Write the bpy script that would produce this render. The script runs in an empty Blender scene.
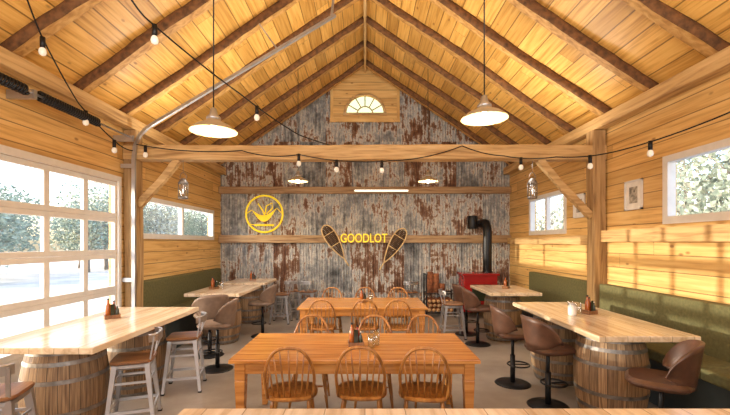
import bpy, math, random
from mathutils import Vector, Matrix
random.seed(4)
scene = bpy.context.scene
pi = math.pi

# ------------------------------------------------------------------ dimensions
HW = 3.65      # half room width
YB = 9.85      # back wall
YF = -2.2      # wall behind the camera
EAVE = 3.72
APEX = 6.22
SL = (APEX-EAVE)/HW
def roof(x): return APEX-SL*abs(x)

# ------------------------------------------------------------------ materials
def new_mat(name):
    m = bpy.data.materials.new(name); m.use_nodes = True
    nt = m.node_tree
    b = nt.nodes['Principled BSDF']
    return m, nt, b
def N(nt, t, **kw):
    n = nt.nodes.new(t)
    for k, v in kw.items(): setattr(n, k, v)
    return n
def math_n(nt, op, a, b=None, c=None):
    n = nt.nodes.new('ShaderNodeMath'); n.operation = op
    for i, x in enumerate((a, b, c)):
        if x is None: continue
        if isinstance(x, (int, float)): n.inputs[i].default_value = x
        else: nt.links.new(x, n.inputs[i])
    return n.outputs[0]
def ramp(nt, fac, stops):
    r = nt.nodes.new('ShaderNodeValToRGB')
    el = r.color_ramp.elements
    while len(el) < len(stops): el.new(0.5)
    for e, (p, c) in zip(el, stops):
        e.position = p; e.color = (*c, 1)
    nt.links.new(fac, r.inputs[0])
    return r.outputs[0]
def mixc(nt, fac, a, b, mode='MIX'):
    n = nt.nodes.new('ShaderNodeMix'); n.data_type = 'RGBA'; n.blend_type = mode
    for i, x in ((0, fac), (6, a), (7, b)):
        if isinstance(x, (int, float)): n.inputs[i].default_value = x
        elif isinstance(x, tuple): n.inputs[i].default_value = (*x, 1)
        else: nt.links.new(x, n.inputs[i])
    return n.outputs[2]

def plain(name, col, rough=0.5, metal=0.0, noise=0.12, nscale=8, emit=None, estr=0, bump=0.0):
    m, nt, b = new_mat(name)
    tc = N(nt, 'ShaderNodeTexCoord')
    no = N(nt, 'ShaderNodeTexNoise'); no.inputs['Scale'].default_value = nscale; no.inputs['Detail'].default_value = 4
    nt.links.new(tc.outputs['Object'], no.inputs['Vector'])
    d = tuple(c*(1-noise) for c in col); l = tuple(min(1, c*(1+noise)) for c in col)
    nt.links.new(ramp(nt, no.outputs[0], [(0.3, d), (0.7, l)]), b.inputs['Base Color'])
    b.inputs['Roughness'].default_value = rough
    b.inputs['Metallic'].default_value = metal
    if emit:
        b.inputs['Emission Color'].default_value = (*emit, 1)
        b.inputs['Emission Strength'].default_value = estr
    if bump:
        bp = N(nt, 'ShaderNodeBump'); bp.inputs['Strength'].default_value = bump
        bp.inputs['Distance'].default_value = 0.02
        nt.links.new(no.outputs[0], bp.inputs['Height']); nt.links.new(bp.outputs[0], b.inputs['Normal'])
    return m

def wood(name, dark, mid, light, grain='X', cross='Y', plank=0, blen=0, knots=False,
         rough=0.45, uv=False, gs=16, groove=0.012, var=0.35, bump=0.3):
    m, nt, b = new_mat(name)
    L = nt.links
    tc = N(nt, 'ShaderNodeTexCoord')
    sep = N(nt, 'ShaderNodeSeparateXYZ')
    L.new(tc.outputs['UV' if uv else 'Object'], sep.inputs[0])
    u = sep.outputs['X' if uv else grain]; v = sep.outputs['Y' if uv else cross]
    other = [a for a in 'XYZ' if a not in (grain, cross)][0]
    w = sep.outputs['Z'] if uv else sep.outputs[other]
    rnd = 0.0
    if plank:
        vp = math_n(nt, 'DIVIDE', v, plank)
        idx = math_n(nt, 'FLOOR', vp)
        wn = N(nt, 'ShaderNodeTexWhiteNoise', noise_dimensions='1D'); L.new(idx, wn.inputs['W'])
        rnd = wn.outputs['Value']
        fr = math_n(nt, 'FRACT', vp)
        edge = math_n(nt, 'MINIMUM', fr, math_n(nt, 'SUBTRACT', 1.0, fr))
        gmask = math_n(nt, 'LESS_THAN', edge, groove/plank/2)
        tone = rnd
        if blen:
            us = math_n(nt, 'DIVIDE', math_n(nt, 'ADD', u, math_n(nt, 'MULTIPLY', rnd, 9.0)), blen)
            idx2 = math_n(nt, 'FLOOR', us)
            cb = N(nt, 'ShaderNodeCombineXYZ'); L.new(idx, cb.inputs[0]); L.new(idx2, cb.inputs[1])
            wn2 = N(nt, 'ShaderNodeTexWhiteNoise', noise_dimensions='2D'); L.new(cb.outputs[0], wn2.inputs['Vector'])
            tone = wn2.outputs['Value']
            fu = math_n(nt, 'FRACT', us)
            gm2 = math_n(nt, 'LESS_THAN', fu, 0.004/blen*1.5)
            gmask = math_n(nt, 'MAXIMUM', gmask, gm2)
    cb = N(nt, 'ShaderNodeCombineXYZ')
    if plank:
        L.new(math_n(nt, 'ADD', math_n(nt, 'MULTIPLY', u, 0.9), math_n(nt, 'MULTIPLY', tone, 37.0)), cb.inputs[0])
    else:
        L.new(math_n(nt, 'MULTIPLY', u, 0.9), cb.inputs[0])
    L.new(math_n(nt, 'MULTIPLY', v, gs), cb.inputs[1])
    L.new(math_n(nt, 'MULTIPLY', w, gs), cb.inputs[2])
    no = N(nt, 'ShaderNodeTexNoise'); no.inputs['Scale'].default_value = 1.6
    no.inputs['Detail'].default_value = 6; no.inputs['Distortion'].default_value = 0.6
    L.new(cb.outputs[0], no.inputs['Vector'])
    col = ramp(nt, no.outputs[0], [(0.3, dark), (0.5, mid), (0.72, light)])
    if plank:
        tcol = ramp(nt, tone, [(0.0, (1-var, 1-var*1.15, 1-var*1.4)), (0.5, (1, 1, 1)), (1.0, (1+var*0.3, 1+var*0.35, 1+var*0.4))])
        col = mixc(nt, 1.0, col, tcol, 'MULTIPLY')
    if knots:
        cb2 = N(nt, 'ShaderNodeCombineXYZ')
        L.new(math_n(nt, 'ADD', math_n(nt, 'MULTIPLY', u, 1.5), math_n(nt, 'MULTIPLY', rnd, 11.0)), cb2.inputs[0])
        L.new(math_n(nt, 'MULTIPLY', v, 3.0), cb2.inputs[1])
        vo = N(nt, 'ShaderNodeTexVoronoi'); vo.inputs['Scale'].default_value = 1.5
        L.new(cb2.outputs[0], vo.inputs['Vector'])
        km = ramp(nt, vo.outputs['Distance'], [(0.045, (1, 1, 1)), (0.105, (0, 0, 0))])
        col = mixc(nt, math_n(nt, 'MULTIPLY', km, 0.75), col, (dark[0]*0.42, dark[1]*0.28, dark[2]*0.2))
    if plank:
        col = mixc(nt, math_n(nt, 'MULTIPLY', gmask, 0.75), col, (dark[0]*0.25, dark[1]*0.2, dark[2]*0.16))
    L.new(col, b.inputs['Base Color'])
    b.inputs['Roughness'].default_value = rough
    bp = N(nt, 'ShaderNodeBump'); bp.inputs['Strength'].default_value = bump; bp.inputs['Distance'].default_value = 0.01
    h = no.outputs[0]
    if plank: h = math_n(nt, 'SUBTRACT', h, math_n(nt, 'MULTIPLY', gmask, 2.0))
    L.new(h, bp.inputs['Height']); L.new(bp.outputs[0], b.inputs['Normal'])
    return m

M_wall = wood('pine_wall_boards', (0.56, 0.31, 0.095), (0.75, 0.47, 0.165), (0.83, 0.57, 0.235), plank=0.20, blen=3.6, knots=True, uv=True, rough=0.5, var=0.18, bump=0.2)
M_ceil = wood('pine_ceiling_boards', (0.52, 0.255, 0.050), (0.75, 0.415, 0.100), (0.84, 0.52, 0.155), plank=0.25, blen=3.0, knots=True, uv=True, rough=0.4, var=0.27, groove=0.015, bump=0.2)
M_beam = wood('hewn_beam_wood', (0.32, 0.18, 0.065), (0.56, 0.36, 0.15), (0.70, 0.49, 0.24), grain='X', cross='Z', gs=12, rough=0.65, bump=0.6)
M_beamY = wood('hewn_beam_wood_long', (0.35, 0.19, 0.07), (0.58, 0.37, 0.15), (0.71, 0.48, 0.22), grain='Y', cross='Z', gs=12, rough=0.65, bump=0.6)
M_beamZ = wood('hewn_post_wood', (0.22, 0.12, 0.045), (0.42, 0.26, 0.11), (0.56, 0.38, 0.18), grain='Z', cross='X', gs=12, rough=0.65, bump=0.6)
M_raft = wood('rafter_face', (0.30, 0.14, 0.032), (0.52, 0.28, 0.08), (0.66, 0.40, 0.14), grain='X', cross='Y', gs=10, rough=0.6, bump=0.6)
M_bark = plain('rafter_bark', (0.15, 0.064, 0.02), 0.85, noise=0.5, nscale=14, bump=0.8)
M_girt = wood('weathered_girt', (0.18, 0.10, 0.045), (0.38, 0.24, 0.12), (0.50, 0.35, 0.19), grain='X', cross='Z', gs=14, rough=0.7)
M_table = wood('honey_table_wood', (0.40, 0.15, 0.028), (0.61, 0.265, 0.062), (0.73, 0.37, 0.11), grain='X', cross='Y', plank=0.165, gs=13, rough=0.2, var=0.14, groove=0.004, bump=0.05)
M_chair = wood('chair_wood', (0.20, 0.075, 0.016), (0.36, 0.15, 0.036), (0.50, 0.24, 0.066), grain='Z', cross='X', gs=14, rough=0.28, bump=0.05)
M_bartop = wood('bar_top_wood', (0.58, 0.42, 0.26), (0.76, 0.60, 0.41), (0.85, 0.72, 0.54), grain='Y', cross='X', plank=0.2, gs=11, rough=0.18, var=0.16, groove=0.004, bump=0.05)
M_white = plain('white_frame', (0.74, 0.72, 0.68), 0.45, noise=0.05)
M_black = plain('black_metal', (0.015, 0.015, 0.016), 0.42, 0.5)
M_galv = plain('galvanised_metal', (0.50, 0.50, 0.51), 0.35, 0.8)
M_stool = plain('stool_brushed_steel', (0.56, 0.56, 0.57), 0.3, 0.9, noise=0.08)
M_stoolw = wood('stool_seat_wood', (0.14, 0.06, 0.024), (0.25, 0.115, 0.048), (0.36, 0.18, 0.08), grain='Y', cross='X', gs=14, rough=0.35)
M_leather = plain('brown_leather', (0.085, 0.037, 0.02), 0.42, noise=0.25, nscale=12, bump=0.1)
M_taupe = plain('taupe_leather', (0.20, 0.135, 0.095), 0.5, noise=0.2, nscale=12, bump=0.1)
M_green = plain('olive_upholstery', (0.13, 0.12, 0.045), 0.85, noise=0.2, nscale=30, bump=0.15)
M_teal = plain('bench_base_dark', (0.035, 0.045, 0.045), 0.6)
M_hoop = plain('barrel_hoop', (0.24, 0.22, 0.20), 0.5, 0.7, noise=0.35, nscale=15)
M_red = plain('red_enamel', (0.30, 0.012, 0.012), 0.25, noise=0.1)
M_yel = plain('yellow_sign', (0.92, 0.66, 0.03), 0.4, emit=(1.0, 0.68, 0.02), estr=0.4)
M_bulb = plain('lit_bulb', (1, 0.9, 0.7), 0.3, emit=(1.0, 0.82, 0.55), estr=9)
M_sbulb = plain('string_bulb_glass', (0.80, 0.76, 0.68), 0.1, emit=(1.0, 0.85, 0.6), estr=0.2)
M_led = plain('led_tube', (1, 0.95, 0.85), 0.4, emit=(1.0, 0.9, 0.7), estr=2.0)
M_shade = plain('enamel_shade', (0.36, 0.29, 0.19), 0.3, noise=0.06)
M_shadein = plain('enamel_shade_inside', (0.80, 0.68, 0.45), 0.4, noise=0.03)
M_amber = plain('amber_bottle', (0.35, 0.09, 0.012), 0.15, noise=0.1)
M_sauce = plain('red_sauce_bottle', (0.30, 0.03, 0.012), 0.25)
M_dkglass = plain('dark_bottle', (0.03, 0.035, 0.02), 0.12)
M_paper = plain('art_paper', (0.75, 0.72, 0.66), 0.8)
M_art = plain('art_print', (0.30, 0.27, 0.22), 0.8, noise=0.8, nscale=20)
M_ash = wood('snowshoe_ash', (0.50, 0.33, 0.14), (0.70, 0.50, 0.24), (0.8, 0.6, 0.33), grain='Z', cross='X')
M_web = plain('rawhide_web', (0.10, 0.055, 0.028), 0.7)
M_log = plain('firewood_bark', (0.26, 0.09, 0.035), 0.9, noise=0.5, nscale=18, bump=0.6)
M_logend = plain('firewood_end', (0.55, 0.33, 0.15), 0.8, noise=0.2)
M_leaf = plain('foliage', (0.30, 0.35, 0.27), 0.8, noise=0.5, nscale=3)
M_leaf2 = plain('foliage_autumn', (0.46, 0.45, 0.36), 0.8, noise=0.5, nscale=3)
M_trunk = plain('tree_bark', (0.24, 0.21, 0.18), 0.9, noise=0.3)

def glass_mat(name, gl=0.07, tint=(1, 1, 1)):
    m = bpy.data.materials.new(name); m.use_nodes = True
    nt = m.node_tree; nt.nodes.clear()
    o = N(nt, 'ShaderNodeOutputMaterial'); t = N(nt, 'ShaderNodeBsdfTransparent'); g = N(nt, 'ShaderNodeBsdfGlossy')
    t.inputs[0].default_value = (*tint, 1); g.inputs['Roughness'].default_value = 0.03
    mx = N(nt, 'ShaderNodeMixShader'); mx.inputs[0].default_value = gl
    nt.links.new(t.outputs[0], mx.inputs[1]); nt.links.new(g.outputs[0], mx.inputs[2]); nt.links.new(mx.outputs[0], o.inputs[0])
    return m
M_glass = glass_mat('window_glass')
M_tumbler = glass_mat('tumbler_glass', 0.25, (0.9, 0.92, 0.92))
M_fan = glass_mat('fan_glass', 0.05, (0.95, 0.75, 0.30))

# barrel staves
def barrel_mat():
    m, nt, b = new_mat('barrel_oak'); L = nt.links
    tc = N(nt, 'ShaderNodeTexCoord'); sep = N(nt, 'ShaderNodeSeparateXYZ'); L.new(tc.outputs['Object'], sep.inputs[0])
    a = math_n(nt, 'ARCTAN2', sep.outputs['Y'], sep.outputs['X'])
    s = math_n(nt, 'MULTIPLY', a, 26/(2*pi))
    idx = math_n(nt, 'FLOOR', s)
    wn = N(nt, 'ShaderNodeTexWhiteNoise', noise_dimensions='1D'); L.new(idx, wn.inputs['W'])
    fr = math_n(nt, 'FRACT', s)
    g = math_n(nt, 'LESS_THAN', fr, 0.07)
    cb = N(nt, 'ShaderNodeCombineXYZ'); L.new(math_n(nt, 'MULTIPLY', s, 2.5), cb.inputs[0]); L.new(math_n(nt, 'MULTIPLY', sep.outputs['Z'], 1.5), cb.inputs[1]); L.new(wn.outputs['Value'], cb.inputs[2])
    no = N(nt, 'ShaderNodeTexNoise'); no.inputs['Scale'].default_value = 2.2; no.inputs['Detail'].default_value = 6
    L.new(cb.outputs[0], no.inputs['Vector'])
    c = ramp(nt, no.outputs[0], [(0.3, (0.15, 0.09, 0.048)), (0.5, (0.30, 0.19, 0.10)), (0.75, (0.46, 0.32, 0.18))])
    t = ramp(nt, wn.outputs['Value'], [(0, (0.65, 0.62, 0.6)), (1, (1.15, 1.1, 1.05))])
    c = mixc(nt, 1.0, c, t, 'MULTIPLY')
    c = mixc(nt, math_n(nt, 'MULTIPLY', g, 0.8), c, (0.03, 0.02, 0.012))
    L.new(c, b.inputs['Base Color']); b.inputs['Roughness'].default_value = 0.65
    bp = N(nt, 'ShaderNodeBump'); bp.inputs['Strength'].default_value = 0.5; bp.inputs['Distance'].default_value = 0.01
    L.new(math_n(nt, 'SUBTRACT', no.outputs[0], g), bp.inputs['Height']); L.new(bp.outputs[0], b.inputs['Normal'])
    return m
M_barrel = barrel_mat()

def rust_mat():
    m, nt, b = new_mat('rusty_corrugated_steel'); L = nt.links
    tc = N(nt, 'ShaderNodeTexCoord'); sep = N(nt, 'ShaderNodeSeparateXYZ'); L.new(tc.outputs['Object'], sep.inputs[0])
    x, z = sep.outputs['X'], sep.outputs['Z']
    ix = math_n(nt, 'FLOOR', math_n(nt, 'DIVIDE', math_n(nt, 'ADD', x, 0.33), 0.66))
    iz = math_n(nt, 'FLOOR', math_n(nt, 'DIVIDE', math_n(nt, 'ADD', z, -0.5), 1.27))
    cb0 = N(nt, 'ShaderNodeCombineXYZ'); L.new(ix, cb0.inputs[0]); L.new(iz, cb0.inputs[1])
    wn = N(nt, 'ShaderNodeTexWhiteNoise', noise_dimensions='2D'); L.new(cb0.outputs[0], wn.inputs['Vector'])
    r = wn.outputs['Value']
    def noise(sx, sz, sc, off, det=6):
        cb = N(nt, 'ShaderNodeCombineXYZ'); L.new(math_n(nt, 'MULTIPLY', x, sx), cb.inputs[0]); L.new(math_n(nt, 'MULTIPLY', z, sz), cb.inputs[1])
        L.new(math_n(nt, 'ADD', math_n(nt, 'MULTIPLY', r, 8), off), cb.inputs[2])
        n = N(nt, 'ShaderNodeTexNoise'); n.inputs['Scale'].default_value = sc; n.inputs['Detail'].default_value = det
        n.inputs['Roughness'].default_value = 0.68
        L.new(cb.outputs[0], n.inputs['Vector']); return n.outputs[0]
    big = noise(1.0, 0.75, 2.2, 0); streak = noise(12, 0.8, 1.3, 20); fine = noise(3.0, 2.2, 4.0, 50)
    k = math_n(nt, 'ADD', math_n(nt, 'MULTIPLY', big, 0.48), math_n(nt, 'MULTIPLY', streak, 0.33))
    k = math_n(nt, 'ADD', k, math_n(nt, 'MULTIPLY', fine, 0.24))
    k = math_n(nt, 'ADD', k, math_n(nt, 'MULTIPLY', math_n(nt, 'SUBTRACT', r, 0.5), 0.12))
    c = ramp(nt, k, [(0.38, (0.065, 0.066, 0.066)), (0.45, (0.20, 0.205, 0.205)), (0.51, (0.38, 0.38, 0.365)), (0.545, (0.64, 0.61, 0.55)), (0.568, (0.26, 0.15, 0.09)), (0.62, (0.14, 0.058, 0.028)), (0.72, (0.055, 0.03, 0.018))])
    L.new(c, b.inputs['Base Color'])
    b.inputs['Metallic'].default_value = 0.1
    b.inputs['Roughness'].default_value = 0.45
    return m
M_rust = rust_mat()

def floor_mat():
    m, nt, b = new_mat('stained_concrete'); L = nt.links
    tc = N(nt, 'ShaderNodeTexCoord')
    n1 = N(nt, 'ShaderNodeTexNoise'); n1.inputs['Scale'].default_value = 0.9; n1.inputs['Detail'].default_value = 8; n1.inputs['Roughness'].default_value = 0.65
    L.new(tc.outputs['Object'], n1.inputs['Vector'])
    c = ramp(nt, n1.outputs[0], [(0.3, (0.21, 0.175, 0.14)), (0.55, (0.33, 0.28, 0.23)), (0.75, (0.45, 0.39, 0.325))])
    L.new(c, b.inputs['Base Color'])
    n2 = N(nt, 'ShaderNodeTexNoise'); n2.inputs['Scale'].default_value = 3; L.new(tc.outputs['Object'], n2.inputs['Vector'])
    rr = N(nt, 'ShaderNodeMapRange'); rr.inputs[3].default_value = 0.22; rr.inputs[4].default_value = 0.5
    L.new(n2.outputs[0], rr.inputs[0]); L.new(rr.outputs[0], b.inputs['Roughness'])
    return m
M_floor = floor_mat()
M_ground = plain('gravel_yard', (0.56, 0.54, 0.50), 0.9, noise=0.25, nscale=0.8)

# ------------------------------------------------------------------ mesh builder
class MB:
    def __init__(s): s.v = []; s.f = []; s.m = []; s.sm = []; s.M = Matrix.Identity(4)
    def add(s, vs, fs, mat=0, smooth=False):
        o = len(s.v); s.v += [tuple(s.M @ Vector(v)) for v in vs]
        for f in fs: s.f.append(tuple(i+o for i in f)); s.m.append(mat); s.sm.append(smooth)
    def box(s, lo, hi, mat=0):
        (a, b, c), (d, e, f) = lo, hi
        s.add([(a, b, c), (d, b, c), (d, e, c), (a, e, c), (a, b, f), (d, b, f), (d, e, f), (a, e, f)],
              [(0, 3, 2, 1), (4, 5, 6, 7), (0, 1, 5, 4), (1, 2, 6, 5), (2, 3, 7, 6), (3, 0, 4, 7)], mat)
    def cbox(s, c, sz, mat=0):
        s.box([c[i]-sz[i]/2 for i in range(3)], [c[i]+sz[i]/2 for i in range(3)], mat)
    def frame(s, d, up=None):
        d = d.normalized(); up = up or (Vector((0, 0, 1)) if abs(d.z) < 0.95 else Vector((0, 1, 0)))
        a = d.cross(up).normalized(); b = a.cross(d).normalized(); return a, b
    def beam(s, p0, p1, w, h, mat=0, w1=None, h1=None, up=None):
        p0, p1 = Vector(p0), Vector(p1); a, b = s.frame(p1-p0, up); w1 = w1 or w; h1 = h1 or h
        vs = []
        for p, ww, hh in ((p0, w, h), (p1, w1, h1)):
            vs += [p-a*ww/2-b*hh/2, p+a*ww/2-b*hh/2, p+a*ww/2+b*hh/2, p-a*ww/2+b*hh/2]
        s.add(vs, [(0, 1, 2, 3), (7, 6, 5, 4), (0, 4, 5, 1), (1, 5, 6, 2), (2, 6, 7, 3), (3, 7, 4, 0)], mat)
    def tube(s, pts, r, n=8, mat=0, closed=False, radii=None, caps=True):
        pts = [Vector(p) for p in pts]; k = len(pts); a = None; vs = []
        for i, p in enumerate(pts):
            if closed: d = pts[(i+1) % k]-pts[i-1]
            else: d = pts[min(i+1, k-1)]-pts[max(i-1, 0)]
            d.normalize()
            if a is None: a, b = s.frame(d)
            else: a = (a-d*a.dot(d)).normalized()
            bb = d.cross(a)
            rr = radii[i] if radii else r
            for j in range(n):
                t = 2*pi*j/n; vs.append(p+a*math.cos(t)*rr+bb*math.sin(t)*rr)
        fs = []
        for i in range(k if closed else k-1):
            i2 = (i+1) % k
            for j in range(n): fs.append((i*n+j, i*n+(j+1) % n, i2*n+(j+1) % n, i2*n+j))
        if caps and not closed: fs.append(tuple(range(n))[::-1]); fs.append(tuple((k-1)*n+j for j in range(n)))
        s.add(vs, fs, mat, True)
    def cyl(s, p0, p1, r0, r1=None, n=12, mat=0):
        s.tube([p0, p1], r0, n, mat, radii=[r0, r1 if r1 is not None else r0])
    def lathe(s, prof, n=24, mat=0, c=(0, 0, 0), cap0=False, cap1=False, smooth=True):
        vs = []; k = len(prof)
        for r, z in prof:
            for j in range(n):
                t = 2*pi*j/n; vs.append((c[0]+r*math.cos(t), c[1]+r*math.sin(t), c[2]+z))
        fs = []
        for i in range(k-1):
            for j in range(n): fs.append((i*n+j, i*n+(j+1) % n, (i+1)*n+(j+1) % n, (i+1)*n+j))
        if cap0: fs.append(tuple(range(n))[::-1])
        if cap1: fs.append(tuple((k-1)*n+j for j in range(n)))
        s.add(vs, fs, mat, smooth)
    def slab(s, outline, z0, z1, mat=0, r=0.01):
        n = len(outline); cx = sum(p[0] for p in outline)/n; cy = sum(p[1] for p in outline)/n
        vs = []
        def ring(sc, z):
            for x, y in outline:
                l = math.hypot(x-cx, y-cy); k = max(0, (l-sc)/l); vs.append((cx+(x-cx)*k, cy+(y-cy)*k, z))
        ring(r, z0); ring(0, z0+r); ring(0, z1-r); ring(r, z1)
        fs = [tuple(range(n))[::-1], tuple(range(3*n, 4*n))]
        for i in range(3):
            for j in range(n): fs.append((i*n+j, i*n+(j+1) % n, (i+1)*n+(j+1) % n, (i+1)*n+j))
        s.add(vs, fs, mat, False)
    def hewn(s, p0, p1, w, h, mat=0, n=14, amp=0.012, log=False, up=None, bark=None, tip=1.0):
        p0, p1 = Vector(p0), Vector(p1); a, b = s.frame(p1-p0, up)
        if log: sec = [(-.5, .5), (.5, .5), (.56, .05), (.50, -.3), (.36, -.5), (-.36, -.5), (-.50, -.3), (-.56, .05)]
        else: sec = [(-.5, .46), (-.46, .5), (.46, .5), (.5, .46), (.5, -.46), (.46, -.5), (-.46, -.5), (-.5, -.46)]
        ns = len(sec); vs = []; ph = random.random()*9
        for i in range(n+1):
            t = i/n; p = p0.lerp(p1, t)
            ww = (w+math.sin(ph+t*11)*amp+random.uniform(-amp, amp))*(1+(tip-1)*t); hh = h+random.uniform(-amp, amp)*0.7
            o = math.sin(ph*2+t*7)*amp*1.2
            for x, y in sec: vs.append(p+a*(x*ww+o)+b*(y*hh))
        o = len(s.v); s.v += [tuple(s.M @ v) for v in vs]
        for i in range(n):
            for j in range(ns):
                m = mat
                if bark is not None and j not in (4, 0): m = bark
                s.f.append((o+i*ns+j, o+i*ns+(j+1) % ns, o+(i+1)*ns+(j+1) % ns, o+(i+1)*ns+j)); s.m.append(m); s.sm.append(log and m == bark)
        s.f.append(tuple(o+j for j in range(ns))[::-1]); s.m.append(mat); s.sm.append(False)
        s.f.append(tuple(o+n*ns+j for j in range(ns))); s.m.append(mat); s.sm.append(False)
    def mesh(s, name, mats):
        me = bpy.data.meshes.new(name); me.from_pydata(s.v, [], s.f)
        for m in mats: me.materials.append(m)
        me.polygons.foreach_set('material_index', s.m); me.polygons.foreach_set('use_smooth', s.sm)
        me.update(); return me
    def obj(s, name, mats, loc=(0, 0, 0), rz=0, bevel=0, parent=None, uvf=None):
        me = s.mesh(name, mats)
        if uvf:
            uv = me.uv_layers.new(name='UVMap')
            for l in me.loops: uv.data[l.index].uv = uvf(me.vertices[l.vertex_index].co)
        return place(name, me, loc, rz, bevel, parent)
def place(name, me, loc=(0, 0, 0), rz=0, bevel=0, parent=None):
    o = bpy.data.objects.new(name, me); scene.collection.objects.link(o)
    o.location = loc; o.rotation_euler = (0, 0, rz)
    if bevel:
        b = o.modifiers.new('bevel', 'BEVEL'); b.width = bevel; b.segments = 2; b.limit_method = 'ANGLE'; b.angle_limit = 0.7
    if parent: o.parent = parent
    return o
def sq(w, d, n=32, e=4, cx=0, cy=0):
    out = []
    for i in range(n):
        t = 2*pi*i/n; c, s_ = math.cos(t), math.sin(t)
        out.append((cx+w/2*math.copysign(abs(c)**(2/e), c), cy+d/2*math.copysign(abs(s_)**(2/e), s_)))
    return out

# ------------------------------------------------------------------ room shell
b = MB(); b.box((-HW-0.2, YF-0.2, -0.15), (HW+0.2, YB+0.2, 0)); b.obj('floor', [M_floor])
b = MB(); b.box((-60, -40, -0.3), (60, 70, -0.16)); b.obj('ground', [M_ground])

def wall(name, xin, out, ys, zs, openings):
    g = MB()
    def inside(i, j):
        if i < 0 or j < 0 or i >= len(ys)-1 or j >= len(zs)-1: return False
        cy, cz = (ys[i]+ys[i+1])/2, (zs[j]+zs[j+1])/2
        return not any(a < cy < b_ and c < cz < d for a, b_, c, d in openings)
    x0, x1 = xin, xin+out
    for i in range(len(ys)-1):
        for j in range(len(zs)-1):
            if not inside(i, j): continue
            a, b_, c, d = ys[i], ys[i+1], zs[j], zs[j+1]
            g.add([(x0, a, c), (x0, b_, c), (x0, b_, d), (x0, a, d)], [(0, 1, 2, 3)])
            g.add([(x1, a, c), (x1, b_, c), (x1, b_, d), (x1, a, d)], [(3, 2, 1, 0)])
            if not inside(i-1, j): g.add([(x0, a, c), (x1, a, c), (x1, a, d), (x0, a, d)], [(0, 1, 2, 3)])
            if not inside(i+1, j): g.add([(x0, b_, c), (x1, b_, c), (x1, b_, d), (x0, b_, d)], [(0, 1, 2, 3)])
            if not inside(i, j-1): g.add([(x0, a, c), (x1, a, c), (x1, b_, c), (x0, b_, c)], [(0, 1, 2, 3)])
            if not inside(i, j+1): g.add([(x0, a, d), (x1, a, d), (x1, b_, d), (x0, b_, d)], [(0, 1, 2, 3)])
    return g.obj(name, [M_wall], uvf=lambda co: (co.y, co.z))
GD = (2.6, 5.74, 0.0, 2.65)
WL = (6.25, 9.35, 1.87, 2.49)
WR1 = (2.9, 4.72, 2.03, 2.76)
WR2 = (7.1, 8.6, 1.97, 2.70)
ys = sorted({YF-0.1, YB+0.1, GD[0], GD[1], WL[0], WL[1]}); zs = sorted({0, 3.9, WL[2], WL[3], GD[3]})
wall('wall_left', -HW, -0.12, ys, zs, [GD, WL])
ys = sorted({YF-0.1, YB+0.1, WR1[0], WR1[1], WR2[0], WR2[1]}); zs = sorted({0, 3.9, WR1[2], WR1[3], WR2[2], WR2[3]})
wall('wall_right', HW, 0.12, ys, zs, [WR1, WR2])
# front wall (behind camera)
g = MB(); g.add([(-HW-0.1, YF, 0), (HW+0.1, YF, 0), (HW+0.1, YF, 3.75), (0, YF, APEX+0.05), (-HW-0.1, YF, 3.75)], [(4, 3, 2, 1, 0)])
g.obj('wall_front', [M_wall], uvf=lambda co: (co.x, co.z))
# ceiling
g = MB()
for s in (-1, 1):
    e = HW+0.35
    lo = [(0, YF-0.2, APEX), (s*e, YF-0.2, roof(e)), (s*e, YB+0.2, roof(e)), (0, YB+0.2, APEX)]
    hi = [(x, y, z+0.12) for x, y, z in lo]
    g.add(lo+hi, [(0, 1, 2, 3), (7, 6, 5, 4), (0, 4, 5, 1), (1, 5, 6, 2), (2, 6, 7, 3)])
g.obj('ceiling', [M_ceil], uvf=lambda co: (co.y, co.x*1.212+50))

# back wall: corrugated
g = MB(); per = 0.0677; seg = 8; FX = 0.80; FZ = 4.86
nx = int(2*(HW+0.02)/per*seg); vs = []; fs = []
for i in range(nx+1):
    x = -HW-0.02+2*(HW+0.02)*i/nx
    y = YB+0.014*math.sin(2*pi*x/per)
    top = roof(x)+0.03
    if abs(x) < FX: top = FZ
    vs += [(x, y, 0), (x, y, 1.8), (x, y, 3.08), (x, y, top)]
for i in range(nx):
    a = i*4
    for k in range(3): fs.append((a+k, a+4+k, a+5+k, a+1+k))
g.add(vs, fs, 0, True); g.obj('wall_back', [M_rust])
# gable panel with half round opening
g = MB(); R = 0.5; zc = 4.99; n = 48
angs = [pi*i/n for i in range(n+1)]
def outer(t):
    c, s_ = math.cos(t), math.sin(t); best = 1e9
    if abs(c) > 1e-6: best = min(best, (FX+0.03)/abs(c))
    best = min(best, (APEX+0.02-zc)/(s_+SL*abs(c)) if s_+SL*abs(c) > 0 else 1e9)
    return (best*c, zc+best*s_)
yp = YB-0.03
for i in range(n):
    t0, t1 = angs[i], angs[i+1]
    i0 = (R*math.cos(t0), zc+R*math.sin(t0)); i1 = (R*math.cos(t1), zc+R*math.sin(t1)); o0 = outer(t0); o1 = outer(t1)
    g.add([(i0[0], yp, i0[1]), (o0[0], yp, o0[1]), (o1[0], yp, o1[1]), (i1[0], yp, i1[1])], [(0, 1, 2, 3)])
    g.add([(i0[0], yp, i0[1]), (i1[0], yp, i1[1]), (i1[0], yp+0.14, i1[1]), (i0[0], yp+0.14, i0[1])], [(0, 1, 2, 3)])
g.box((-FX-0.03, yp, FZ-0.04), (FX+0.03, yp+0.14, zc))
g.obj('wall_back_gable', [M_wall], uvf=lambda co: (co.x, co.z))
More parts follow.
